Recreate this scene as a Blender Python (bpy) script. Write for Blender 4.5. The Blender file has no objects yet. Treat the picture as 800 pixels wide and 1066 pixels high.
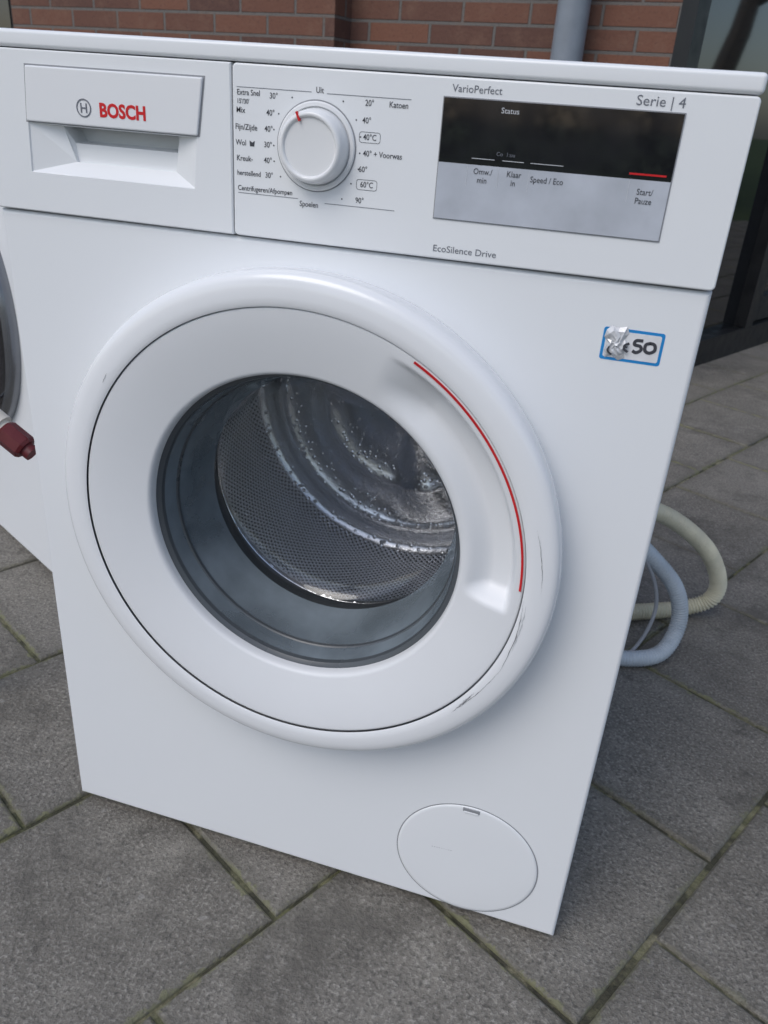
import bpy, bmesh, math, random
import numpy as np
from mathutils import Vector, Matrix, Euler
random.seed(4)
sc=bpy.context.scene
COL=sc.collection
sc.view_settings.view_transform='Standard'; sc.view_settings.look='None'; sc.view_settings.exposure=0

# ---------------------------------------------------------------- materials
def mat(name, col, rough=.5, metal=0, noise=0, nscale=20, bump=0, bscale=200, coat=0, spec=.5):
    m=bpy.data.materials.new(name); m.use_nodes=True; nt=m.node_tree; b=nt.nodes['Principled BSDF']
    b.inputs['Base Color'].default_value=(*col,1); b.inputs['Roughness'].default_value=rough; b.inputs['Metallic'].default_value=metal
    b.inputs['Coat Weight'].default_value=coat; b.inputs['Coat Roughness'].default_value=.06; b.inputs['Specular IOR Level'].default_value=spec
    tc=nt.nodes.new('ShaderNodeTexCoord')
    if noise:
        n=nt.nodes.new('ShaderNodeTexNoise'); n.inputs['Scale'].default_value=nscale; n.inputs['Detail'].default_value=6
        nt.links.new(tc.outputs['Object'],n.inputs['Vector'])
        r=nt.nodes.new('ShaderNodeMapRange'); r.inputs['From Min'].default_value=.3; r.inputs['From Max'].default_value=.7
        r.inputs['To Min'].default_value=1-noise; r.inputs['To Max'].default_value=1+noise
        nt.links.new(n.outputs['Fac'],r.inputs['Value'])
        mx=nt.nodes.new('ShaderNodeVectorMath'); mx.operation='SCALE'; mx.inputs[0].default_value=col
        nt.links.new(r.outputs['Result'],mx.inputs['Scale']); nt.links.new(mx.outputs[0],b.inputs['Base Color'])
        r2=nt.nodes.new('ShaderNodeMapRange'); r2.inputs['From Min'].default_value=.3; r2.inputs['From Max'].default_value=.7
        r2.inputs['To Min'].default_value=max(rough*(1-noise*3),.02); r2.inputs['To Max'].default_value=min(rough*(1+noise*3),1)
        nt.links.new(n.outputs['Fac'],r2.inputs['Value']); nt.links.new(r2.outputs['Result'],b.inputs['Roughness'])
    if bump:
        n=nt.nodes.new('ShaderNodeTexNoise'); n.inputs['Scale'].default_value=bscale; n.inputs['Detail'].default_value=4
        nt.links.new(tc.outputs['Object'],n.inputs['Vector'])
        bp=nt.nodes.new('ShaderNodeBump'); bp.inputs['Strength'].default_value=bump; bp.inputs['Distance'].default_value=.001
        nt.links.new(n.outputs['Fac'],bp.inputs['Height']); nt.links.new(bp.outputs['Normal'],b.inputs['Normal'])
    return m
M_enamel=mat('white_enamel',(.79,.81,.83),.34,noise=.006,nscale=4,bump=.03,bscale=300)
M_panel=mat('white_plastic',(.80,.82,.84),.24,noise=.008,nscale=9)
M_gloss=mat('gloss_white_plastic',(.80,.815,.835),.18,noise=.01,nscale=9,coat=.15)
M_satin=mat('satin_white_plastic',(.74,.755,.775),.45,noise=.01,nscale=12,bump=.05,bscale=900)
M_knob=mat('knob_plastic',(.78,.79,.80),.16,noise=.02)
M_gap=mat('dark_gap',(.03,.03,.035),.8,noise=.1)
M_line=mat('seam_grey',(.28,.29,.31),.6,noise=.1)
M_ink=mat('print_ink',(.05,.053,.065),.5,noise=.05)
M_inkl=mat('print_ink_light',(.15,.16,.19),.5,noise=.05)
M_wink=mat('white_ink',(.6,.62,.65),.5,noise=.05)
M_red=mat('red_trim',(.62,.015,.02),.3,noise=.05)
M_black=mat('display_black',(.012,.012,.016),.05,noise=.3,nscale=25,coat=.6,spec=.8)
M_dreflect=mat('display_painted_reflection',(.50,.53,.59),.10,noise=.12,nscale=30,spec=.8)  # lightened grey, sky reflection of the lower display painted into the colour
M_rubber=mat('gasket_rubber',(.045,.05,.055),.45,noise=.1)
M_ring=mat('glass_rim_grey',(.07,.08,.09),.3,noise=.05)
M_blue=mat('sticker_blue',(.01,.24,.60),.45,noise=.08)
M_paper=mat('sticker_paper',(.72,.73,.75),.6,noise=.08,nscale=80)
M_foil=mat('torn_foil',(.60,.61,.63),.35,metal=.2,noise=.25,nscale=150)
M_beige=mat('hose_beige',(.60,.57,.43),.45,noise=.14,nscale=18)
M_grey=mat('hose_grey',(.46,.51,.55),.42,noise=.14,nscale=18)
M_cable=mat('cable_grey',(.32,.33,.35),.5,noise=.08)
M_valve=mat('valve_red',(.10,.010,.014),.4,noise=.15,nscale=60)
M_valvew=mat('valve_white',(.60,.57,.52),.5,noise=.12)
M_foot=mat('foot_rubber',(.03,.03,.03),.7,noise=.1)
M_frame=mat('window_frame_dark',(.010,.011,.013),.4,noise=.1)
M_pipe=mat('downspout_grey',(.22,.25,.29),.4,noise=.08)
M_scratch=mat('scratch_grey',(.20,.20,.21),.7,noise=.3,nscale=300)
M_scuff=mat('scuff_light',(.56,.57,.59),.7,noise=.2,nscale=300)
M_bark=mat('bark',(.09,.07,.05),.9,noise=.3)
M_roof=mat('roof_grey',(.12,.12,.12),.8,noise=.1)
M_silver=mat('door_silver',(.25,.26,.28),.25,metal=.8,noise=.04)

def glassmat(name,tint,diff,dcol,bump=.15,gain=.75):
    m=bpy.data.materials.new(name); m.use_nodes=True; nt=m.node_tree; nt.nodes.clear()
    o=nt.nodes.new('ShaderNodeOutputMaterial'); t=nt.nodes.new('ShaderNodeBsdfTransparent'); t.inputs[0].default_value=(*tint,1)
    g=nt.nodes.new('ShaderNodeBsdfGlossy'); g.inputs['Roughness'].default_value=.03; g.inputs['Color'].default_value=(1,1,1,1)
    d=nt.nodes.new('ShaderNodeBsdfDiffuse'); d.inputs[0].default_value=(*dcol,1)
    f=nt.nodes.new('ShaderNodeLayerWeight'); f.inputs[0].default_value=.5
    pw=nt.nodes.new('ShaderNodeMath'); pw.operation='POWER'; pw.inputs[1].default_value=4; nt.links.new(f.outputs['Facing'],pw.inputs[0])
    ml=nt.nodes.new('ShaderNodeMath'); ml.operation='MULTIPLY_ADD'; ml.inputs[1].default_value=gain; ml.inputs[2].default_value=.05; nt.links.new(pw.outputs[0],ml.inputs[0])
    mx=nt.nodes.new('ShaderNodeMixShader'); mx2=nt.nodes.new('ShaderNodeMixShader'); mx.inputs[0].default_value=diff
    tc=nt.nodes.new('ShaderNodeTexCoord'); n=nt.nodes.new('ShaderNodeTexNoise'); n.inputs['Scale'].default_value=9
    nt.links.new(tc.outputs['Object'],n.inputs['Vector'])
    bp=nt.nodes.new('ShaderNodeBump'); bp.inputs['Strength'].default_value=bump; bp.inputs['Distance'].default_value=.01
    nt.links.new(n.outputs['Fac'],bp.inputs['Height']); nt.links.new(bp.outputs['Normal'],g.inputs['Normal'])
    n2=nt.nodes.new('ShaderNodeTexNoise'); n2.inputs['Scale'].default_value=14; n2.inputs['Detail'].default_value=6; nt.links.new(tc.outputs['Object'],n2.inputs['Vector'])
    mr=nt.nodes.new('ShaderNodeMapRange'); mr.inputs[1].default_value=.3; mr.inputs[2].default_value=.7; mr.inputs[3].default_value=diff*.6; mr.inputs[4].default_value=diff*1.3
    nt.links.new(n2.outputs['Fac'],mr.inputs[0]); nt.links.new(mr.outputs[0],mx.inputs[0])
    nt.links.new(t.outputs[0],mx.inputs[1]); nt.links.new(d.outputs[0],mx.inputs[2])
    nt.links.new(ml.outputs[0],mx2.inputs[0]); nt.links.new(mx.outputs[0],mx2.inputs[1]); nt.links.new(g.outputs[0],mx2.inputs[2])
    nt.links.new(mx2.outputs[0],o.inputs[0]); return m
M_glass=glassmat('door_glass',(.96,.97,.98),.02,(.4,.45,.5),gain=.5)
M_gwall=glassmat('door_glass_wall',(.66,.74,.79),.52,(.30,.36,.41),bump=.05,gain=.35)

def steelmat(name,perf,scale=1):
    m=bpy.data.materials.new(name); m.use_nodes=True; nt=m.node_tree; b=nt.nodes['Principled BSDF']
    b.inputs['Metallic'].default_value=1; b.inputs['Roughness'].default_value=.26
    uv=nt.nodes.new('ShaderNodeUVMap'); mp=nt.nodes.new('ShaderNodeMapping'); mp.inputs['Rotation'].default_value[2]=math.radians(45)
    nt.links.new(uv.outputs[0],mp.inputs['Vector'])
    tc=nt.nodes.new('ShaderNodeTexCoord')
    ns=nt.nodes.new('ShaderNodeTexNoise'); ns.inputs['Scale'].default_value=28; ns.inputs['Detail'].default_value=5
    nt.links.new(tc.outputs['Object'],ns.inputs['Vector'])
    bp=nt.nodes.new('ShaderNodeBump'); bp.inputs['Strength'].default_value=.35; bp.inputs['Distance'].default_value=.005
    nt.links.new(ns.outputs['Fac'],bp.inputs['Height'])
    if perf:
        v=nt.nodes.new('ShaderNodeTexVoronoi'); v.voronoi_dimensions='2D'; v.inputs['Scale'].default_value=175*scale; v.inputs['Randomness'].default_value=0
        nt.links.new(mp.outputs[0],v.inputs['Vector'])
        r=nt.nodes.new('ShaderNodeMapRange'); r.inputs['From Min'].default_value=.18; r.inputs['From Max'].default_value=.27
        nt.links.new(v.outputs['Distance'],r.inputs['Value'])
        mx=nt.nodes.new('ShaderNodeMix'); mx.data_type='RGBA'; mx.inputs[6].default_value=(.03,.03,.03,1); mx.inputs[7].default_value=(.84,.85,.87,1)
        nt.links.new(r.outputs[0],mx.inputs[0]); nt.links.new(mx.outputs[2],b.inputs['Base Color'])
        r2=nt.nodes.new('ShaderNodeMapRange'); r2.inputs['From Min'].default_value=.15; r2.inputs['From Max'].default_value=.5
        nt.links.new(v.outputs['Distance'],r2.inputs['Value'])
        bp2=nt.nodes.new('ShaderNodeBump'); bp2.inputs['Strength'].default_value=.6; bp2.inputs['Distance'].default_value=.0012
        nt.links.new(r2.outputs[0],bp2.inputs['Height']); nt.links.new(bp.outputs[0],bp2.inputs['Normal']); last=bp2
    else:
        v=nt.nodes.new('ShaderNodeTexVoronoi'); v.inputs['Scale'].default_value=130
        nt.links.new(tc.outputs['Object'],v.inputs['Vector'])
        r2=nt.nodes.new('ShaderNodeMapRange'); r2.inputs['From Min'].default_value=.05; r2.inputs['From Max'].default_value=.38; r2.inputs['To Min'].default_value=1; r2.inputs['To Max'].default_value=0
        nt.links.new(v.outputs['Distance'],r2.inputs['Value'])
        bp2=nt.nodes.new('ShaderNodeBump'); bp2.inputs['Strength'].default_value=.6; bp2.inputs['Distance'].default_value=.0014
        nt.links.new(r2.outputs[0],bp2.inputs['Height']); nt.links.new(bp.outputs[0],bp2.inputs['Normal']); last=bp2
        b.inputs['Base Color'].default_value=(.80,.81,.83,1); b.inputs['Roughness'].default_value=.27
    nt.links.new(last.outputs[0],b.inputs['Normal']); return m
M_drum=steelmat('drum_steel_perforated',True); M_back=steelmat('drum_steel',False)

# ---------------------------------------------------------------- mesh helpers
def newobj(name,verts,faces,m,parent=None,smooth=False,sharp=None,uvs=None):
    me=bpy.data.meshes.new(name); me.from_pydata([tuple(v) for v in verts],[],faces)
    for x in (m if isinstance(m,list) else [m]): me.materials.append(x)
    bm=bmesh.new(); bm.from_mesh(me)
    bmesh.ops.recalc_face_normals(bm,faces=bm.faces)
    bm.to_mesh(me); bm.free()
    o=bpy.data.objects.new(name,me); COL.objects.link(o)
    if smooth or sharp:
        for p in me.polygons: p.use_smooth=True
        if sharp: me.set_sharp_from_angle(angle=math.radians(sharp))
    if parent: o.parent=parent
    return o
def empty(name,loc=(0,0,0),rz=0):
    e=bpy.data.objects.new(name,None); COL.objects.link(e); e.location=loc; e.rotation_euler[2]=rz; e.empty_display_size=.1; return e
def box(name,x0,x1,y0,y1,z0,z1,m,parent=None,bev=0,seg=3):
    v=[(x,y,z) for x in (x0,x1) for y in (y0,y1) for z in (z0,z1)]
    f=[(0,1,3,2),(4,6,7,5),(0,4,5,1),(2,3,7,6),(0,2,6,4),(1,5,7,3)]
    o=newobj(name,v,f,m,parent)
    if bev:
        b=o.modifiers.new('b','BEVEL'); b.width=bev; b.segments=seg; b.limit_method='NONE'
        for p in o.data.polygons: p.use_smooth=True
        o.modifiers.new('w','WEIGHTED_NORMAL').keep_sharp=True
    return o
def revolve(name,prof,cx,cz,m,parent=None,segs=128,disp=None,sharp=35,closed_c=False,uv=False,a0=0,a1=360):
    vs=[];n=len(prof);full=abs(a1-a0-360)<1e-6
    cnt=segs if full else segs+1
    for i in range(cnt):
        a=math.radians(a0+(a1-a0)*i/segs)
        for j,(r,y) in enumerate(prof):
            yy=y+disp(r,math.degrees(a)) if disp else y
            vs.append((cx+r*math.cos(a),yy,cz+r*math.sin(a)))
    fs=[]
    for i in range(segs):
        k=(i+1)%cnt
        for j in range(n-1): fs.append((i*n+j,i*n+j+1,k*n+j+1,k*n+j))
    if uv:
        me=bpy.data.meshes.new(name); me.from_pydata(vs,[],fs); me.materials.append(m)
        l=me.uv_layers.new(name='UVMap'); s=[0]
        for j in range(1,n): s.append(s[-1]+math.hypot(prof[j][0]-prof[j-1][0],prof[j][1]-prof[j-1][1]))
        li=0
        for i in range(segs):
            for j in range(n-1):
                for (ii,jj) in ((i,j),(i,j+1),(i+1,j+1),(i+1,j)):
                    l.data[li].uv=(ii/segs*2*math.pi*.23,s[jj]); li+=1
        o=bpy.data.objects.new(name,me); COL.objects.link(o)
        for p in me.polygons: p.use_smooth=True
        me.set_sharp_from_angle(angle=math.radians(sharp))
        if parent: o.parent=parent
        return o
    o=newobj(name,vs,fs,m,parent,sharp=sharp)
    if closed_c:
        bm=bmesh.new(); bm.from_mesh(o.data); bmesh.ops.remove_doubles(bm,verts=bm.verts,dist=1e-6); bmesh.ops.recalc_face_normals(bm,faces=bm.faces); bm.to_mesh(o.data); bm.free()
    return o
def catmull(pts,n=12):
    P=[Vector(p) for p in pts]; P=[P[0]*2-P[1]]+P+[P[-1]*2-P[-2]]; out=[]
    for i in range(1,len(P)-2):
        for k in range(n):
            t=k/n; a,b,c,d=P[i-1],P[i],P[i+1],P[i+2]
            out.append(.5*((2*b)+(c-a)*t+(2*a-5*b+4*c-d)*t*t+(3*b-a-3*c+d)*t**3))
    out.append(P[-2]); return out
def sweep_data(pts,rad,segs=14,step=None,corr=0,pitch=.006,caps=True):
    if step:
        L=[0]
        for i in range(1,len(pts)): L.append(L[-1]+(pts[i]-pts[i-1]).length)
        q=[];s=0;i=0
        while s<L[-1]:
            while L[i+1]<s: i+=1
            t=(s-L[i])/max(L[i+1]-L[i],1e-9); q.append(pts[i].lerp(pts[i+1],t)); s+=step
        pts=q
    vs=[];fs=[];up=None;s=0
    for i,p in enumerate(pts):
        t=(pts[min(i+1,len(pts)-1)]-pts[max(i-1,0)]).normalized()
        if up is None: up=t.orthogonal().normalized()
        up=(up-t*up.dot(t)).normalized(); sd=t.cross(up)
        if i: s+=(p-pts[i-1]).length
        r=rad(i/(len(pts)-1)) if callable(rad) else rad
        r+=corr*math.cos(2*math.pi*s/pitch)
        for k in range(segs):
            a=2*math.pi*k/segs; vs.append(p+(up*math.cos(a)+sd*math.sin(a))*r)
    for i in range(len(pts)-1):
        for k in range(segs): fs.append((i*segs+k,i*segs+(k+1)%segs,(i+1)*segs+(k+1)%segs,(i+1)*segs+k))
    if caps: fs.append(tuple(range(segs))); fs.append(tuple((len(pts)-1)*segs+k for k in range(segs)))
    return vs,fs
def tube(name,pts,rad,m,parent=None,segs=14,smoothn=12,sharp=50,**k):
    p=catmull(pts,smoothn) if smoothn else [Vector(q) for q in pts]
    vs,fs=sweep_data(p,rad,segs,**k); return newobj(name,vs,fs,m,parent,sharp=sharp)
def txt(s,x,z,size,m,parent,y=-.0046,align='CENTER',bold=0,name=None,sx=1):
    c=bpy.data.curves.new('t','FONT'); c.body=s; c.size=size; c.align_x=align; c.align_y='CENTER'; c.offset=bold; c.extrude=.00006
    c.resolution_u=3
    o=bpy.data.objects.new('t',c); COL.objects.link(o)
    dg=bpy.context.evaluated_depsgraph_get(); me=bpy.data.meshes.new_from_object(o.evaluated_get(dg)); bpy.data.objects.remove(o)
    me.materials.clear(); me.materials.append(m)
    o=bpy.data.objects.new(name or 'label_'+''.join(ch for ch in s.lower() if ch.isalnum()),me); COL.objects.link(o)
    o.parent=parent; o.location=(x,y,z); o.rotation_euler=(math.pi/2,0,0); o.scale=(sx,1,1); return o
def poly(name,pts,y,m,parent,th=.0002):
    n=len(pts); v=[(p[0],y,p[1]) for p in pts]+[(p[0],y+th,p[1]) for p in pts]
    f=[tuple(range(n)),tuple(range(2*n-1,n-1,-1))]+[(i,(i+1)%n,n+(i+1)%n,n+i) for i in range(n)]
    return newobj(name,v,f,m,parent)
def rrect(x0,x1,z0,z1,r,n=6):
    out=[]
    for cx,cz,a0 in ((x1-r,z1-r,0),(x0+r,z1-r,90),(x0+r,z0+r,180),(x1-r,z0+r,270)):
        for i in range(n+1):
            a=math.radians(a0+90*i/n); out.append((cx+r*math.cos(a),cz+r*math.sin(a)))
    return out
def sstep(a,b,x):
    t=min(max((x-a)/(b-a),0),1); return t*t*(3-2*t)

# ---------------------------------------------------------------- washing machine body (shared)
W=.598; CX=.2985; CZ=.463
def cabinet(par,z1=.7115,hole=.188,depth=.55):
    angs=sorted(set([i*360/128 for i in range(128)]+[math.degrees(math.atan2(z-CZ,x-CX))%360 for x in (0,W) for z in (.012,z1)]))
    def rect(ins,y):
        out=[]
        x0,x1_,za,zb=ins,W-ins,.012+ins,z1-ins
        for a in angs:
            c,s=math.cos(math.radians(a)),math.sin(math.radians(a))
            t=min(((W-CX) if c>0 else -CX)/c if abs(c)>1e-9 else 9, ((z1-CZ) if s>0 else (.012-CZ))/s if abs(s)>1e-9 else 9)
            px,pz=CX+c*t,CZ+s*t
            out.append((min(max(px,x0),x1_),y,min(max(pz,za),zb)))
        return out
    loops=[[(CX+hole*math.cos(math.radians(a)),.03,CZ+hole*math.sin(math.radians(a))) for a in angs],
           [(CX+hole*math.cos(math.radians(a)),0,CZ+hole*math.sin(math.radians(a))) for a in angs],
           rect(.004,0),rect(.0026,.0003),rect(.0012,.0012),rect(.0003,.0026),rect(0,.0042),rect(0,depth)]
    v=[];[v.extend(l) for l in loops]; n=len(angs); f=[]
    for k in range(len(loops)-1):
        for i in range(n): f.append((k*n+i,k*n+(i+1)%n,(k+1)*n+(i+1)%n,(k+1)*n+i))
    f.append(tuple((len(loops)-1)*n+i for i in range(n)))
    o=newobj('cabinet',v,f,M_enamel,par,sharp=30)
    wn=o.modifiers.new('w','WEIGHTED_NORMAL'); wn.keep_sharp=True; wn.weight=100
    for fx,fy in ((.05,.05),(.548,.05),(.05,.5),(.548,.5)):
        vv,ff=sweep_data([Vector((fx,fy,0)),Vector((fx,fy,.014))],.022,16); newobj('foot',vv,ff,M_foot,par)
    return o

wm=empty('washing_machine')
cabinet(wm)
box('fascia_backing',.004,.594,.032,.54,.70,.838,M_gap,wm)
box('fascia_gap_strip',.003,.595,.004,.031,.7120,.7128,M_gap,wm)
box('fascia_gap_strip',.003,.595,.004,.031,.8356,.8361,M_gap,wm)
box('fascia_gap_strip',.2272,.2280,.004,.031,.7135,.835,M_gap,wm)
box('side_upper',.0005,.5975,.034,.55,.7125,.836,M_enamel,wm)
box('worktop',-.0012,.5992,-.0048,.56,.8362,.8490,M_panel,wm,bev=.0032,seg=4)
PY=-.004
def plate(name,x0,x1,z0,z1,y0,y1,m,r=.003,bev=.0012,par=wm):
    o=poly(name,rrect(x0,x1,z0,z1,r),y0,m,par,th=y1-y0)
    b=o.modifiers.new('b','BEVEL'); b.width=bev; b.segments=3; b.limit_method='ANGLE'; b.angle_limit=math.radians(50)
    for p in o.data.polygons: p.use_smooth=True
    o.modifiers.new('w','WEIGHTED_NORMAL'); return o
plate('fascia',.2282,.5985,.7131,.8354,PY,.0335,M_panel,r=.0035,bev=.0015)
ho=[(.041,.7445),(.194,.7445),(.197,.7825),(.043,.7825)]
hi=[(.080,.7550),(.173,.7550),(.177,.7815),(.070,.7815)]
def drawer():
    y=PY; inn=.0010
    L=[[(0.0,.0335,.7131),(.2270,.0335,.7131),(.2270,.0335,.8354),(0,.0335,.8354)],
       [(0,y+inn,.7131),(.2270,y+inn,.7131),(.2270,y+inn,.8354),(0,y+inn,.8354)],
       [(inn,y,.7131+inn),(.2270-inn,y,.7131+inn),(.2270-inn,y,.8354-inn),(inn,y,.8354-inn)],
       [(p[0],y,p[1]) for p in ho],
       [(p[0]+.0008*(1 if p[0]<.1 else -1),y+.0012,p[1]+(.0008 if p[1]<.76 else -.0004)) for p in ho],
       [(p[0],y+.009,p[1]) for p in hi],
       [(hi[0][0],y+.0125,hi[0][1]-.0005),(hi[1][0],y+.0125,hi[1][1]-.0005),(hi[1][0]+.001,y+.0140,.7690),(hi[0][0]-.003,y+.0140,.7690)],
       ]
    v=[];[v.extend(l) for l in L]; f=[]
    for k in range(5):
        for i in range(4): f.append((k*4+i,k*4+(i+1)%4,(k+1)*4+(i+1)%4,(k+1)*4+i))
    b5=20; b6=24
    f+= [(b5,b5+1,b6+1,b6),(b6,b6+1,b6+2,b6+3)]
    k=len(v); v+=[(hi[0][0]-.003,y+.030,.7705),(hi[1][0]+.001,y+.030,.7705),(hi[2][0],y+.030,.7815),(hi[3][0],y+.030,.7815)]
    f+=[(b6+3,b6+2,k+1,k),(k,k+1,k+2,k+3),(b5+3,b5+2,k+2,k+3),(b5+1,b5+2,k+2,k+1,b6+2,b6+1),(b5,b5+3,k+3,k,b6+3,b6)]
    newobj('detergent_drawer',v,f,M_panel,wm)
drawer()
pl=poly('drawer_grip_plate',[(.043,.7835),(.1985,.7835),(.2045,.824),(.047,.824)],PY-.0022,M_gloss,wm,th=.003)
b=pl.modifiers.new('b','BEVEL'); b.width=.0012; b.segments=3
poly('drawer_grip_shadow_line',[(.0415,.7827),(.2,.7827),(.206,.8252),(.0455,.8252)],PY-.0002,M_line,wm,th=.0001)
txt('BOSCH',.1340,.7955,.0138,M_red,wm,y=PY-.0024,bold=.0005,name='logo_text',sx=.93)
lx,lz=.0990,.7965
revolve('logo_ring',[(.0058,PY-.0026),(.0067,PY-.0026),(.0067,PY-.002)],lx,lz,M_inkl,wm,segs=40)
for dx in (-.0024,.0024): poly('logo_bar',[(lx+dx-.0005,lz-.0035),(lx+dx+.0005,lz-.0035),(lx+dx+.0005,lz+.0035),(lx+dx-.0005,lz+.0035)],PY-.0026,M_inkl,wm,th=.0004)
poly('logo_bar',[(lx-.0019,lz-.0005),(lx+.0019,lz-.0005),(lx+.0019,lz+.0005),(lx-.0019,lz+.0005)],PY-.0026,M_inkl,wm,th=.0004)

# dial
KX,KZ=.2968,.7832
revolve('dial_skirt',[(.0308,PY-.0001),(.0308,PY-.0012),(.0298,PY-.002),(.0276,PY-.002),(.0271,PY-.0012),(.0271,PY+.0)],KX,KZ,M_knob,wm,segs=96)
revolve('dial_gap',[(.0317,PY-.0003),(.0300,PY-.0003)],KX,KZ,M_line,wm,segs=96)
revolve('dial_knob',[(.0265,PY),(.0261,PY-.004),(.0250,PY-.0115),(.0243,PY-.0140),(.0230,PY-.0154),(.0214,PY-.0157),(.0204,PY-.0149),(.0198,PY-.0137),(.010,PY-.0132),(0.0,PY-.0132)],KX,KZ,M_knob,wm,segs=96,closed_c=True,sharp=60)
a=math.radians(114); c,s=math.cos(a),math.sin(a)
def rk(r,t): return (KX+c*r-s*t,KZ+s*r+c*t)
poly('dial_mark',[rk(.0187,-.0008),rk(.0252,-.0008),rk(.0252,.0008),rk(.0187,.0008)],PY-.0161,M_red,wm,th=.002)
T=.0057
L=[("Extra Snel",.2415,.8160,.95),("15'/30'",.2370,.8100,.8),("Mix",.2350,.8040,1),("Fijn/Zijde",.2395,.7925,1),("Wol",.2350,.7815,1),("Kreuk-",.2380,.7705,1),("herstellend",.2415,.7600,.92),
   ("Centrifugeren/Afpompen",.2550,.7490,.93),("Spoelen",.2920,.7420,1),("Uit",.2985,.8210,1),
   ("30°",.2620,.8150,1),("40°",.2595,.8035,1),("40°",.2580,.7925,1),("30°",.2575,.7815,1),("40°",.2575,.7705,1),("30°",.2585,.7600,1),
   ("20°",.3370,.8150,1),("Katoen",.3590,.8150,1),("40°",.3355,.8035,1),("40°C",.3385,.7925,1),("40° + Voorwas",.3490,.7815,1),("60°",.3345,.7705,1),("60°C",.3380,.7600,1),("90°",.3330,.7485,1)]
for s_,x,z,k in L: txt(s_,x,z,T*k,M_ink,wm,y=PY-.0002,bold=.00002,sx=.86)
for bx,bz in ((.3385,.7925),(.3380,.7600)):
    o1=rrect(bx-.0082,bx+.0082,bz-.0037,bz+.0037,.002); o2=rrect(bx-.0079,bx+.0079,bz-.0034,bz+.0034,.0018); n=len(o1)
    newobj('label_frame',[(p[0],PY-.0002,p[1]) for p in o1]+[(p[0],PY-.0002,p[1]) for p in o2],[(i,(i+1)%n,n+(i+1)%n,n+i) for i in range(n)],M_ink,wm)
poly('label_wool',[(.2425,.7795),(.2460,.7795),(.2465,.7835),(.2445,.7822),(.2422,.7835)],PY-.0002,M_ink,wm,th=.0001)
def hline(x0,x1,z,th=.0002,m=None,y=PY-.0002,z2=None):
    z2=z if z2 is None else z2
    poly('printed_line',[(x0,z-th),(x1,z2-th),(x1,z2+th),(x0,z+th)],y,m or M_inkl,wm,th=.0001)
hline(.304,.368,.8192); hline(.232,.292,.8196); hline(.305,.361,.7440); hline(.232,.283,.7455)
for z in (.8150,.8035,.7925,.7815,.7705,.7600,.7485):
    dz=z-KZ
    for sgn in (-1,1):
        r=.0362; xx=math.sqrt(max(r*r-dz*dz*.9,.0001)); px=KX+sgn*min(xx,.0345)
        if abs(dz)>.034: px=KX+sgn*.022
        poly('tick_dot',[(px+.0006*math.cos(t*math.pi/4),z+.0006*math.sin(t*math.pi/4)) for t in range(8)],PY-.0002,M_ink,wm,th=.0001)

# display
box('display_bezel',.3912,.5548,PY-.0006,-.001,.7418,.8232,M_line,wm)
box('display_lower',.3920,.5540,PY-.0012,-.0012,.7426,.7808,M_dreflect,wm)
box('display_upper',.3920,.5540,PY-.0012,-.0012,.7809,.8224,M_black,wm)
DY=PY-.0014
txt('VarioPerfect',.4145,.8283,.0068,M_inkl,wm,y=PY-.0002,sx=1.02)
txt('Serie | 4',.5375,.8285,.0088,M_inkl,wm,y=PY-.0002,sx=1.08)
txt('EcoSilence Drive',.4175,.7205,.0068,M_inkl,wm,y=PY-.0002,sx=1.05)
txt('Status',.4395,.8165,.0050,M_wink,wm,y=DY,sx=1.05)
for s_,x,z in (('Omw./',.425,.7765),('min',.425,.7708),('Klaar',.4475,.7765),('in',.4475,.7708),('Speed / Eco',.4710,.7745),('Start/',.5385,.7730),('Pauze',.5385,.7672)):
    txt(s_,x,z,.0056,M_ink,wm,y=DY,sx=.88)
for x0,x1 in ((.416,.4325),(.438,.4535),(.458,.481)): hline(x0,x1,.7850,.0002,M_wink,DY)
hline(.526,.5505,.7842,.0006,M_red,DY)
txt('Co  1:uu',.4400,.7890,.0038,M_inkl,wm,y=DY)
for x in (.4135,.4362,.4580,.5270): poly('display_divider',[(x,.766),(x+.0002,.766),(x+.0002,.780),(x,.780)],DY,M_wink,wm,th=.0001)
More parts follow.
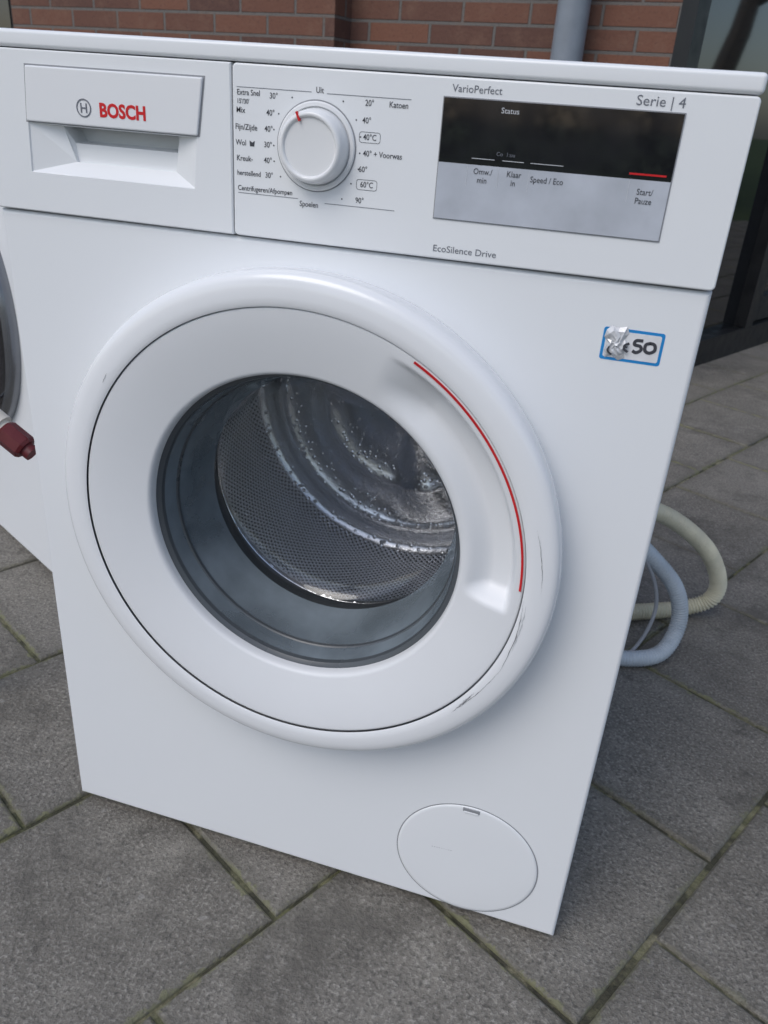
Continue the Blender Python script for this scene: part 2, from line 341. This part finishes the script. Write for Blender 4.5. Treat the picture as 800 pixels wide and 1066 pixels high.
# ---------------------------------------------------------------- door
def door(par,name='door'):
    def disp(r,a):
        a=(a+180)%360-180
        w=sstep(-8,-2.5,a)*(1-sstep(50,68,a))
        v=sstep(.1535,.178,r)*(1-sstep(.1925,.1985,r))
        return .016*w*v
    prof=[(.2262,.0),(.2300,-.006),(.2325,-.014),(.2340,-.023),(.2347,-.031),(.2345,-.0360),(.2335,-.0395),(.2312,-.0423),(.2275,-.0440),(.2215,-.0450),(.2150,-.0453),(.2092,-.0450),(.2072,-.0440)]
    revolve('door_outer_ring',prof,CX,CZ,M_gloss,par,segs=256,sharp=70)
    prof=[(.2070,-.0395),(.2067,-.0418),(.2058,-.0426)]+[(.2058-(.2058-.1515)*t,-.0426+.0115*t**1.3) for t in [i/40 for i in range(1,41)]]+[(.1502,-.0302),(.1490,-.0284),(.1482,-.0250),(.1480,-.0190)]
    revolve('door_inner_ring',prof,CX,CZ,M_satin,par,segs=512,disp=disp,sharp=70)
    revolve('door_groove',[(.2074,-.0405),(.2064,-.0400)],CX,CZ,M_line,par,segs=128)
    revolve('door_back_ring',[(.2265,-.002),(.224,.0),(.2,.001),(.15,-.008)],CX,CZ,M_line,par,segs=128)
    revolve('door_red_line',[(.2028,-.0415),(.2028,-.0432),(.2047,-.0437),(.2047,-.0420)],CX,CZ,M_red,par,segs=96,a0=0,a1=61.5)
    revolve('glass_seal',[(.1482,-.021),(.1472,-.0205),(.1440,-.0180),(.1430,-.014)],CX,CZ,M_ring,par,segs=128)
    bowl=[(.1433,-.015),(.1410,-.003),(.1378,.014),(.1340,.033),(.1305,.047),(.1278,.057)]
    revolve('glass_bowl_wall',bowl,CX,CZ,M_gwall,par,segs=128,sharp=80)
    bowl=[(.1278,.057),(.1240,.065),(.1170,.072),(.105,.076),(.08,.079),(.04,.081),(.0,.0815)]
    revolve('glass_bowl',bowl,CX,CZ,M_glass,par,segs=128,closed_c=True,sharp=80)
    revolve('glass_bowl_step',[(.1400,.002),(.1388,.003),(.1384,.006)],CX,CZ,M_ring,par,segs=128)
door(wm)
revolve('door_gasket',[(.188,.028),(.182,.020),(.172,.018),(.166,.028),(.168,.045),(.160,.055),(.150,.062),(.146,.070),(.144,.082),(.142,.092),(.150,.096)],CX,CZ,M_rubber,wm,segs=128,sharp=80)
revolve('drum_front',[(.146,.106),(.144,.100),(.148,.096),(.162,.096),(.205,.102),(.228,.108),(.235,.120)],CX,CZ,M_back,wm,segs=128,sharp=80,uv=True)
revolve('drum',[(.235,.118),(.235,.2),(.235,.3),(.235,.362),(.228,.375)],CX,CZ,M_drum,wm,segs=192,sharp=80,uv=True)
def bdisp(r,a):
    w=max(0,math.cos(math.radians(3*(a+75))))**3
    return -.014*w*sstep(.03,.06,r)*(1-sstep(.150,.175,r))
revolve('drum_back',[(.228,.375),(.222,.381),(.212,.383),(.204,.381),(.196,.372),(.190,.366),(.182,.364),(.176,.367),(.168,.370),(.150,.371),(.13,.370),(.124,.366),(.116,.365),(.11,.368),(.09,.369),(.07,.366),(.055,.362),(.045,.354),(.04,.350),(.02,.348),(0,.348)],CX,CZ,M_back,wm,segs=192,disp=bdisp,sharp=80,closed_c=True)
for k,aa in enumerate((178,298,58)):
    a=math.radians(aa); rx,rz=math.cos(a),math.sin(a); tx,tz=-rz,rx
    vs=[];n=10;secs=14
    for j in range(secs+1):
        y=.125+.23*j/secs; h=.045*math.sin(math.pi*min(max((j+.6)/(secs+1.2),0),1))**.35
        for i in range(n+1):
            t=-1+2*i/n; rr=.234-h*(1-abs(t)**2.2); q=.030*t
            vs.append((CX+rx*rr+tx*q,y,CZ+rz*rr+tz*q))
    fs=[(j*(n+1)+i,j*(n+1)+i+1,(j+1)*(n+1)+i+1,(j+1)*(n+1)+i) for j in range(secs) for i in range(n)]
    newobj('drum_paddle',vs,fs,M_back,wm,sharp=60)

def streak(r0,r1,a0,a1,w,y,m=None,jit=.0003):
    n=18;vs=[]
    for i in range(n+1):
        t=i/n; a=math.radians(a0+(a1-a0)*t); r=r0+(r1-r0)*t+random.uniform(-jit,jit); ww=w*math.sin(math.pi*min(max(t,.05),.95))*random.uniform(.35,1)
        yy=y if r<.2205 else y+(r-.2205)*.2
        for d in (-ww,ww): vs.append((CX+(r+d)*math.cos(a),yy+random.uniform(0,.0001),CZ+(r+d)*math.sin(a)))
    newobj('door_scratch',vs,[(2*i,2*i+1,2*i+3,2*i+2) for i in range(n)],m or M_scratch,wm)
YS=-.0457
streak(.2085,.2150,-2,-24,.00045,YS,jit=.0004); streak(.2145,.2130,-23,-40,.0003,YS,jit=.0004)
streak(.2110,.2140,-3,-16,.0009,YS+.0001,M_scuff,.0006); streak(.2115,.2135,-33,-41,.0005,YS,jit=.0004)
streak(.2110,.2125,-32,-39,.0013,YS+.0001,M_scuff,.0006); streak(.2180,.2215,16,0,.00025,YS); streak(.2160,.2150,143,146,.0003,YS)

# filter cover
fx,fz,fr=.4905,.0915,.0770
revolve('filter_cover_gap',[(fr+.0009,-.0003),(fr-.0012,-.0003)],fx,fz,M_line,wm,segs=96)
revolve('filter_cover',[(fr-.0003,.002),(fr-.0004,-.0006),(fr-.0012,-.0012),(fr-.004,-.0014),(.04,-.0016),(0,-.0016)],fx,fz,M_enamel,wm,segs=128,closed_c=True,sharp=60)
box('filter_cover_slot',fx-.011,fx+.007,-.0022,.0005,fz+.0700,fz+.0750,M_line,wm,bev=.0008)
box('filter_cover_slot_lip',fx-.0095,fx+.0055,-.0026,.0005,fz+.0685,fz+.0712,M_enamel,wm,bev=.0006)
for q in range(9):
    px=.452+q*.0026; poly('filter_cover_imprint',[(px,.0975+.0002*q),(px+.0015,.0975+.0002*q),(px+.0015,.0983+.0002*q),(px,.0983+.0002*q)],-.0017,M_scuff,wm,th=.0001)

# price sticker
ps=empty('price_sticker')
poly('blue_border',rrect(.5290,.5733,.6540,.6785,.002),-.0002,M_blue,ps,th=.0001)
poly('paper',rrect(.5312,.5712,.6562,.6763,.0015),-.0004,M_paper,ps,th=.0001)
out=[(.531,.6765),(.5345,.680),(.540,.6790),(.5455,.6805),(.5475,.676),(.5455,.671),(.549,.667),(.5462,.662),(.5475,.657),(.543,.6545),(.5375,.658),(.5330,.6555),(.5315,.661),(.5335,.667),(.5300,.671)]
rc=random.Random(5); cxp,czp=.5395,.6675
vs=[(p[0],-.0006,p[1]) for p in out]; n=len(out); fs=[]
for ringf in (.72,.42,.16):
    for p in out: vs.append((cxp+(p[0]-cxp)*ringf+rc.uniform(-.0004,.0004),-.0008-rc.uniform(0,.0028),czp+(p[1]-czp)*ringf+rc.uniform(-.0004,.0004)))
for r_ in range(3):
    for i in range(n): fs.append((r_*n+i,r_*n+(i+1)%n,(r_+1)*n+(i+1)%n)); fs.append((r_*n+i,(r_+1)*n+(i+1)%n,(r_+1)*n+i))
fs.append(tuple(3*n+i for i in range(n)))
newobj('torn_patch',vs,fs,M_foil,ps)
def ink(pts,w=.0010,y=-.0007):
    p=catmull([(q[0],y,q[1]) for q in pts],6); vs=[]
    for i,q in enumerate(p):
        t=(p[min(i+1,len(p)-1)]-p[max(i-1,0)]).normalized(); nn=Vector((-t.z,0,t.x))
        vs+=[q+nn*w,q-nn*w]
    newobj('handwriting',vs,[(2*i,2*i+1,2*i+3,2*i+2) for i in range(len(p)-1)],M_ink,ps)
ink([(.5375,.6590),(.5345,.6615),(.5348,.6650)],.0007,-.0040)
ink([(.5490,.6690),(.5460,.6672),(.5462,.6640),(.5490,.6625)],.0009,-.0036); ink([(.5448,.6662),(.5480,.6660)],.0007,-.0038)
ink([(.5585,.6715),(.5535,.6710),(.5528,.6680),(.5570,.6672),(.5580,.6645),(.5550,.6622),(.5520,.6632)],.0012)
ink([(.5640,.6705),(.5608,.6688),(.5610,.6645),(.5645,.6632),(.5678,.6655),(.5670,.6695),(.5635,.6705)],.0012)

# ---------------------------------------------------------------- second machine
A=Vector((.479,.878,0)).normalized(); B=Vector((.878,-.479,0)).normalized(); ang=math.atan2(B.y,B.x)
c2=Vector((-.379,.434,0))+B*.085
wm2=empty('washing_machine',loc=c2-B*.598,rz=ang)
cabinet(wm2)
box('fascia',.0,.598,-.004,.02,.7135,.835,M_panel,wm2,bev=.002)
box('side_upper',.0005,.5975,.021,.55,.7125,.836,M_enamel,wm2,bev=.002)
box('worktop',-.0015,.5995,-.005,.56,.8365,.850,M_panel,wm2,bev=.004)
revolve('door_outer_ring',[(.234,.0),(.234,-.010),(.231,-.018),(.226,-.022),(.222,-.020)],CX,CZ,M_silver,wm2,segs=128,sharp=60)
revolve('door_glass',[(.222,-.020),(.216,-.025),(.15,-.034),(.1,-.038),(0,-.04)],CX,CZ,M_black,wm2,segs=128,closed_c=True,sharp=60)
revolve('dial_knob',[(.028,-.004),(.026,-.022),(.022,-.024),(0,-.024)],.3,.775,M_knob,wm2,segs=48,closed_c=True)
box('display',.40,.54,-.0055,-.004,.75,.81,M_black,wm2)
box('drawer_line',.215,.2165,-.0045,-.0035,.715,.833,M_line,wm2)

# ---------------------------------------------------------------- hoses
tube('drain_hose',[(.50,.575,.30),(.585,.585,.285),(.675,.65,.245),(.755,.71,.175),(.800,.755,.095),(.800,.765,.045),(.755,.755,.019),(.69,.72,.017),(.60,.67,.020),(.50,.65,.020)],.0140,M_beige,step=.0012,corr=.0014,pitch=.0062,segs=20)
tube('inlet_hose',[(.52,.575,.33),(.60,.60,.24),(.660,.61,.19),(.715,.625,.13),(.734,.620,.07),(.715,.585,.025),(.665,.560,.015),(.60,.555,.015),(.50,.575,.015)],.0135,M_grey,step=.0012,corr=.0006,pitch=.005,segs=20)
tube('power_cable',[(.54,.57,.36),(.60,.585,.25),(.665,.60,.17),(.690,.60,.10),(.675,.58,.035),(.64,.56,.006),(.57,.565,.006)],.0032,M_cable,segs=10)
vl=empty('hose_connector')
tube('collar',[(-.150,.1,.462),(-.128,.1,.448)],.0165,M_valvew,vl,segs=24,smoothn=0)
tube('collar_rim',[(-.128,.1,.448),(-.124,.1,.4455)],.0125,M_valvew,vl,segs=24,smoothn=0)
tube('valve_nut',[(-.124,.1,.4455),(-.121,.1,.4435),(-.099,.1,.4295),(-.096,.1,.4275)],lambda t:.0155 if .1<t<.9 else .0135,M_valve,vl,segs=8,smoothn=0,sharp=20)
tube('valve_tip',[(-.096,.1,.4275),(-.088,.1,.4225)],.0095,M_valve,vl,segs=20,smoothn=0)
tube('hose',[(-.148,.1,.460),(-.175,.1,.465),(-.215,.1,.43),(-.245,.1,.32),(-.255,.1,.15),(-.275,.105,.04),(-.34,.12,.013),(-.5,.17,.012),(-.8,.25,.012)],.011,M_grey,vl,segs=14)

# ---------------------------------------------------------------- ground + paving
def P2(a,b,z=0): v=A*a+B*b; return (v.x,v.y,z)
vs=[];fs=[];uv=[];rnd=[]
rs=np.random.RandomState(3)
for ib in range(-14,17):
    off=.080 if ib%2==0 else .230
    for ia in range(-14,28):
        a0=off+ia*.302; b0=-.003+ib*.3
        if a0>2.0 and b0<-.62: continue
        if a0>1.2 and b0<-1.9: continue
        g=.0026; ch=.0035; dz=rs.normal(0,.0007); tx,ty=rs.normal(0,.0012,2); rv=rs.rand(); ja,jb=rs.normal(0,.0008,2)
        a1,b1=a0+.302,b0+.3; k=len(vs)
        def ring(ins,z):
            for (aa,bb,u,v) in ((a0+g+ins,b0+g+ins,0,0),(a1-g-ins,b0+g+ins,1,0),(a1-g-ins,b1-g-ins,1,1),(a0+g+ins,b1-g-ins,0,1)):
                zz=z+dz+tx*(u-.5)+ty*(v-.5) if z>-.015 else z
                vs.append(P2(aa+ja,bb+jb,zz))
                e=ins/.3; uv.append((u*(1-2*e)+e,v*(1-2*e)+e)); rnd.append(rv)
        ring(ch,0); ring(.001,-.0018); ring(0,-.004); ring(0,-.03)
        fs.append((k,k+1,k+2,k+3))
        for r_ in range(3):
            for i in range(4): j=(i+1)%4; fs.append((k+r_*4+i,k+(r_+1)*4+i,k+(r_+1)*4+j,k+r_*4+j))
me=bpy.data.meshes.new('paving'); me.from_pydata(vs,[],fs)
l=me.uv_layers.new(name='UVMap')
for lp in me.loops: l.data[lp.index].uv=uv[lp.vertex_index]
at=me.attributes.new('pv','FLOAT','POINT'); at.data.foreach_set('value',rnd)
bm=bmesh.new(); bm.from_mesh(me); bmesh.ops.recalc_face_normals(bm,faces=bm.faces); bm.to_mesh(me); bm.free()
pav=bpy.data.objects.new('paving',me); COL.objects.link(pav)
m=bpy.data.materials.new('concrete_pavers'); m.use_nodes=True; nt=m.node_tree; b=nt.nodes['Principled BSDF']; me.materials.append(m)
N=nt.nodes.new; Lk=nt.links.new
def noise(scale,det=6,rough=.6,vec=None):
    n=N('ShaderNodeTexNoise'); n.inputs['Scale'].default_value=scale; n.inputs['Detail'].default_value=det; n.inputs['Roughness'].default_value=rough
    Lk(vec,n.inputs['Vector']); return n.outputs['Fac']
def rng(v,a,b_,c=0,d=1):
    n=N('ShaderNodeMapRange'); n.inputs[1].default_value=a; n.inputs[2].default_value=b_; n.inputs[3].default_value=c; n.inputs[4].default_value=d; Lk(v,n.inputs[0]); return n.outputs[0]
def mth(op,x,y=None):
    n=N('ShaderNodeMath'); n.operation=op
    for i,q in enumerate((x,y)):
        if q is None: continue
        if isinstance(q,(int,float)): n.inputs[i].default_value=q
        else: Lk(q,n.inputs[i])
    return n.outputs[0]
def mixc(f,c1,c2):
    n=N('ShaderNodeMix'); n.data_type='RGBA'
    if isinstance(f,(int,float)): n.inputs[0].default_value=f
    else: Lk(f,n.inputs[0])
    for i,q in ((6,c1),(7,c2)):
        if isinstance(q,tuple): n.inputs[i].default_value=(*q,1)
        else: Lk(q,n.inputs[i])
    return n.outputs[2]
tc=N('ShaderNodeTexCoord'); V=tc.outputs['Object']
pv=N('ShaderNodeAttribute'); pv.attribute_name='pv'
base=mixc(pv.outputs['Fac'],(.150,.139,.122),(.215,.200,.176))
base=mixc(rng(noise(2.2,5,.6,V),.38,.68),base,(.175,.161,.138))
base=mixc(mth('MULTIPLY',rng(noise(9,8,.7,V),.48,.70),.7),base,(.28,.262,.228))
base=mixc(mth('MULTIPLY',rng(noise(240,3,.6,V),.5,.70),.7),base,(.40,.38,.34))
base=mixc(mth('MULTIPLY',rng(noise(200,3,.6,V),.5,.32),.7),base,(.06,.056,.05))
base=mixc(mth('MULTIPLY',rng(noise(4,7,.75,V),.52,.64),.7),base,(.088,.081,.070))
base=mixc(mth('MULTIPLY',rng(noise(14,7,.8,V),.57,.66),.6),base,(.070,.065,.056))
base=mixc(mth('MULTIPLY',rng(noise(38,2,.5,V),.70,.73),.55),base,(.30,.29,.27))
uvn=N('ShaderNodeUVMap'); sp=N('ShaderNodeSeparateXYZ'); Lk(uvn.outputs[0],sp.inputs[0])
ex=mth('MINIMUM',sp.outputs[0],mth('SUBTRACT',1,sp.outputs[0])); ey=mth('MINIMUM',sp.outputs[1],mth('SUBTRACT',1,sp.outputs[1])); ed=mth('MINIMUM',ex,ey)
base=mixc(rng(ed,.07,.0,0,.45),base,(.10,.094,.076))
edn=mth('SUBTRACT',ed,mth('MULTIPLY',rng(noise(45,5,.7,V),.45,.75),.045))
mm=mth('MULTIPLY',rng(edn,.006,-.006),rng(noise(3,3,.5,V),.35,.6))
base=mixc(mth('MULTIPLY',mm,.9),base,(.18,.18,.10))
Lk(base,b.inputs['Base Color']); b.inputs['Roughness'].default_value=.8
bp=N('ShaderNodeBump'); bp.inputs['Strength'].default_value=.9; bp.inputs['Distance'].default_value=.0025
Lk(mth('ADD',noise(240,4,.7,V),mth('MULTIPLY',noise(60,4,.6,V),1.2)),bp.inputs['Height']); Lk(bp.outputs[0],b.inputs['Normal'])

gnd=newobj('ground',[(-150,-150,-.0045),(150,-150,-.0045),(150,150,-.0045),(-150,150,-.0045)],[(0,1,2,3)],[],None)
m=bpy.data.materials.new('joint_sand_and_grass'); m.use_nodes=True; nt=m.node_tree; b=nt.nodes['Principled BSDF']; gnd.data.materials.append(m)
N=nt.nodes.new; Lk=nt.links.new
tc=N('ShaderNodeTexCoord'); V=tc.outputs['Object']
c_=mixc(rng(noise(60,6,.7,V),.4,.65),(.11,.105,.068),(.30,.28,.19))
c_=mixc(mth('MULTIPLY',rng(noise(4,5,.7,V),.45,.62),.7),c_,(.12,.135,.05))
c_=mixc(mth('MULTIPLY',rng(noise(20,3,.6,V),.47,.56),.8),c_,(.035,.034,.026))
ln=N('ShaderNodeVectorMath'); ln.operation='LENGTH'; Lk(V,ln.inputs[0])
gr=mixc(noise(3,6,.7,V),(.035,.07,.015),(.08,.12,.03))
c_=mixc(rng(ln.outputs['Value'],6,9),c_,gr)
Lk(c_,b.inputs['Base Color']); b.inputs['Roughness'].default_value=.95
bp=N('ShaderNodeBump'); bp.inputs['Distance'].default_value=.004; Lk(noise(200,5,.7,V),bp.inputs['Height']); Lk(bp.outputs[0],b.inputs['Normal'])

# ---------------------------------------------------------------- house
def brickmat():
    global N,Lk,nt
    m=bpy.data.materials.new('brick'); m.use_nodes=True; nt=m.node_tree; b=nt.nodes['Principled BSDF']; N=nt.nodes.new; Lk=nt.links.new
    tc=N('ShaderNodeTexCoord'); sp=N('ShaderNodeSeparateXYZ'); Lk(tc.outputs['Object'],sp.inputs[0]); cb=N('ShaderNodeCombineXYZ')
    Lk(mth('ADD',sp.outputs[0],sp.outputs[1]),cb.inputs[0]); Lk(sp.outputs[2],cb.inputs[1])
    br=N('ShaderNodeTexBrick'); Lk(cb.outputs[0],br.inputs['Vector']); br.inputs['Scale'].default_value=1
    br.inputs['Brick Width'].default_value=.22; br.inputs['Row Height'].default_value=.0625; br.inputs['Mortar Size'].default_value=.0055; br.inputs['Mortar Smooth'].default_value=.3
    br.inputs['Color1'].default_value=(.19,.085,.055,1); br.inputs['Color2'].default_value=(.10,.052,.042,1); br.inputs['Mortar'].default_value=(.15,.14,.13,1); br.inputs['Bias'].default_value=0
    V=tc.outputs['Object']
    n1=noise(14,6,.7,V)
    col=mixc(mth('MULTIPLY',rng(n1,.5,.75),.5),br.outputs['Color'],(.22,.13,.09)); col=mixc(mth('MULTIPLY',rng(noise(120,3,.6,V),.55,.7),.4),col,(.05,.03,.03))
    Lk(col,b.inputs['Base Color']); b.inputs['Roughness'].default_value=.9
    bp=N('ShaderNodeBump'); bp.inputs['Distance'].default_value=.006; bp.inputs['Strength'].default_value=.9
    Lk(mth('ADD',mth('MULTIPLY',br.outputs['Fac'],-1),mth('MULTIPLY',noise(90,4,.6,V),.4)),bp.inputs['Height']); Lk(bp.outputs[0],b.inputs['Normal'])
    return m
M_brick=brickmat()
c0=Vector((.548,2.16,0)); house=empty('brick_house',loc=c0,rz=math.radians(-10))
box('wall',-5.5,0,0,.3,0,3.0,M_brick,house)
box('wall_pier',-2.52,-1.06,-.11,-.002,0,3.0,M_brick,house)
box('window_left_frame',-4.6,-2.522,-.03,-.002,.05,2.4,M_frame,house)
box('window_left_glass',-4.5,-2.62,-.034,-.031,.15,2.3,M_black,house)
dv=empty('glazed_wall',loc=(0,0,0),rz=math.atan2(A.y,A.x)-math.radians(-10)); dv.parent=house
box('corner_post',.0,.07,-.05,.06,0,2.9,M_frame,dv)
box('sill',.072,9,-.05,.06,0,.10,M_frame,dv)
box('head',.072,9,-.05,.06,2.4,2.9,M_frame,dv)
for i in range(9):
    x=.95+i*.98
    box('mullion',x,x+.07,-.052,.058,.102,2.398,M_frame,dv)
for i in range(1,9,2):
    x0=.95+(i-1)*.98+.07; x1=.95+i*.98
    box('door_stile',x0+.02,x0+.09,-.03,.02,.11,2.39,M_frame,dv); box('door_stile',x1-.09,x1-.02,-.03,.02,.11,2.39,M_frame,dv)
    box('door_rail',x0+.092,x1-.092,-.03,.02,.11,.21,M_frame,dv); box('door_handle',x1-.065,x1-.045,-.075,-.05,.95,1.15,M_silver,dv,bev=.004)
M_pane=mat('window_pane_dark',(.012,.013,.015),.03,noise=.01,bump=.02,bscale=3,spec=1.0)
box('pane',.08,9,-.004,.004,.1,2.4,M_pane,dv)
box('roof',-5.8,0.0,-.3,5,3.0,3.15,M_roof,house)
tube('downspout',[(-.288,-.075,0),(-.288,-.075,2.99)],.047,M_pipe,house,segs=28,smoothn=0)
for z in (.3,2.1): tube('downspout_bracket',[(-.288,-.075,z),(-.288,-.075,z+.03)],.051,M_pipe,house,segs=28,smoothn=0)

# ---------------------------------------------------------------- trees (reflected in the glass and display), added foliage strip
M_leaf=mat('foliage',(.07,.10,.03),.6,noise=.3,nscale=2)
def tree(loc,h,seed):
    rr=random.Random(seed); V_=[];F_=[];MI=[]
    def add(v,f,mi):
        k=len(V_); V_.extend(v); F_.extend([tuple(i+k for i in q) for q in f]); MI.extend([mi]*len(f))
    def br(p,d,L,r,lv):
        pts=[p];q=p.copy();dd=d.copy()
        for i in range(4):
            dd=(dd+Vector((rr.uniform(-.2,.2),rr.uniform(-.2,.2),rr.uniform(-.05,.15)))).normalized(); q=q+dd*L/4; pts.append(q.copy())
        v,f=sweep_data(pts,lambda t:r*(1-.55*t),6 if lv<2 else 4); add(v,f,0)
        if lv==3:
            for _ in range(20):
                o=pts[rr.randint(1,4)]+Vector((rr.gauss(0,.22),rr.gauss(0,.22),rr.gauss(0,.2))); s=rr.uniform(.03,.07)
                u=Vector((rr.gauss(0,1),rr.gauss(0,1),rr.gauss(0,1))).normalized(); w=u.orthogonal().normalized()
                add([o-u*s,o+w*s*.6,o+u*s,o-w*s*.6],[(0,1,2,3)],1)
            return
        for k in range(5 if lv else 7):
            t=rr.uniform(.35,1); i=min(int(t*4),3); pp=pts[i].lerp(pts[i+1],t*4-i)
            az=rr.uniform(0,6.28); nd=(dd*.5+Vector((math.cos(az),math.sin(az),rr.uniform(.1,.7)))).normalized()
            br(pp,nd,L*rr.uniform(.5,.68),r*.45,lv+1)
    br(Vector((0,0,0)),Vector((0,0,1)),h*.5,h*.025,0)
    me=bpy.data.meshes.new('tree'); me.from_pydata([tuple(v) for v in V_],[],F_); me.materials.append(M_bark); me.materials.append(M_leaf)
    me.polygons.foreach_set('material_index',MI)
    o=bpy.data.objects.new('tree',me); COL.objects.link(o); o.location=loc; return o
for i,(x,y,h) in enumerate(((7,6,8),(10,9,9),(9,3,7),(12,14,10),(-5,-13,8),(3,-14,8),(8,-12,9))): tree((x,y,0),h,i+1)
hv=[];hf=[];rh=random.Random(9)
for _ in range(9000):
    o=Vector((rh.uniform(-14,14),-17+rh.uniform(-.5,.5),rh.uniform(0,1.9))); s=rh.uniform(.06,.12); u=Vector((rh.gauss(0,1),rh.gauss(0,1),rh.gauss(0,1))).normalized(); w=u.orthogonal().normalized()
    k=len(hv); hv+=[o-u*s,o+w*s*.7,o+u*s,o-w*s*.7]; hf.append((k,k+1,k+2,k+3))
newobj('added_reflection_hedge',hv,hf,M_leaf)  # added out of view behind the camera, darkens reflections in display and glass

# ---------------------------------------------------------------- light
w=bpy.data.worlds.new('World'); sc.world=w; w.use_nodes=True; nt=w.node_tree
sky=nt.nodes.new('ShaderNodeTexSky'); sky.sky_type='NISHITA'; sky.sun_disc=False
el,rot=math.radians(50),math.radians(205)
sky.sun_elevation=el; sky.sun_rotation=rot; sky.air_density=1; sky.dust_density=2; sky.ozone_density=1.5
hs=nt.nodes.new('ShaderNodeHueSaturation'); hs.inputs['Saturation'].default_value=.95
nt.links.new(sky.outputs[0],hs.inputs['Color']); nt.links.new(hs.outputs[0],nt.nodes['Background'].inputs[0]); nt.nodes['Background'].inputs[1].default_value=.15
sl=bpy.data.lights.new('sun','SUN'); sl.energy=1.1; sl.angle=math.radians(35); sl.color=(1,.985,.96)
so=bpy.data.objects.new('sun',sl); COL.objects.link(so)
d=Vector((math.sin(rot)*math.cos(el),math.cos(rot)*math.cos(el),math.sin(el)))
so.rotation_euler=d.to_track_quat('Z','Y').to_euler()

# ---------------------------------------------------------------- camera
cd=bpy.data.cameras.new('camera'); cam=bpy.data.objects.new('camera',cd); COL.objects.link(cam)
cam.location=(.5359,-.62441,.81384); cam.rotation_euler=(1.10374,-.06723,.29425)
cd.sensor_fit='VERTICAL'; cd.sensor_height=24; cd.lens=837.77/1066*24; cd.clip_start=.02; cd.clip_end=500
cd.dof.use_dof=True; cd.dof.focus_distance=.72; cd.dof.aperture_fstop=9
sc.camera=cam
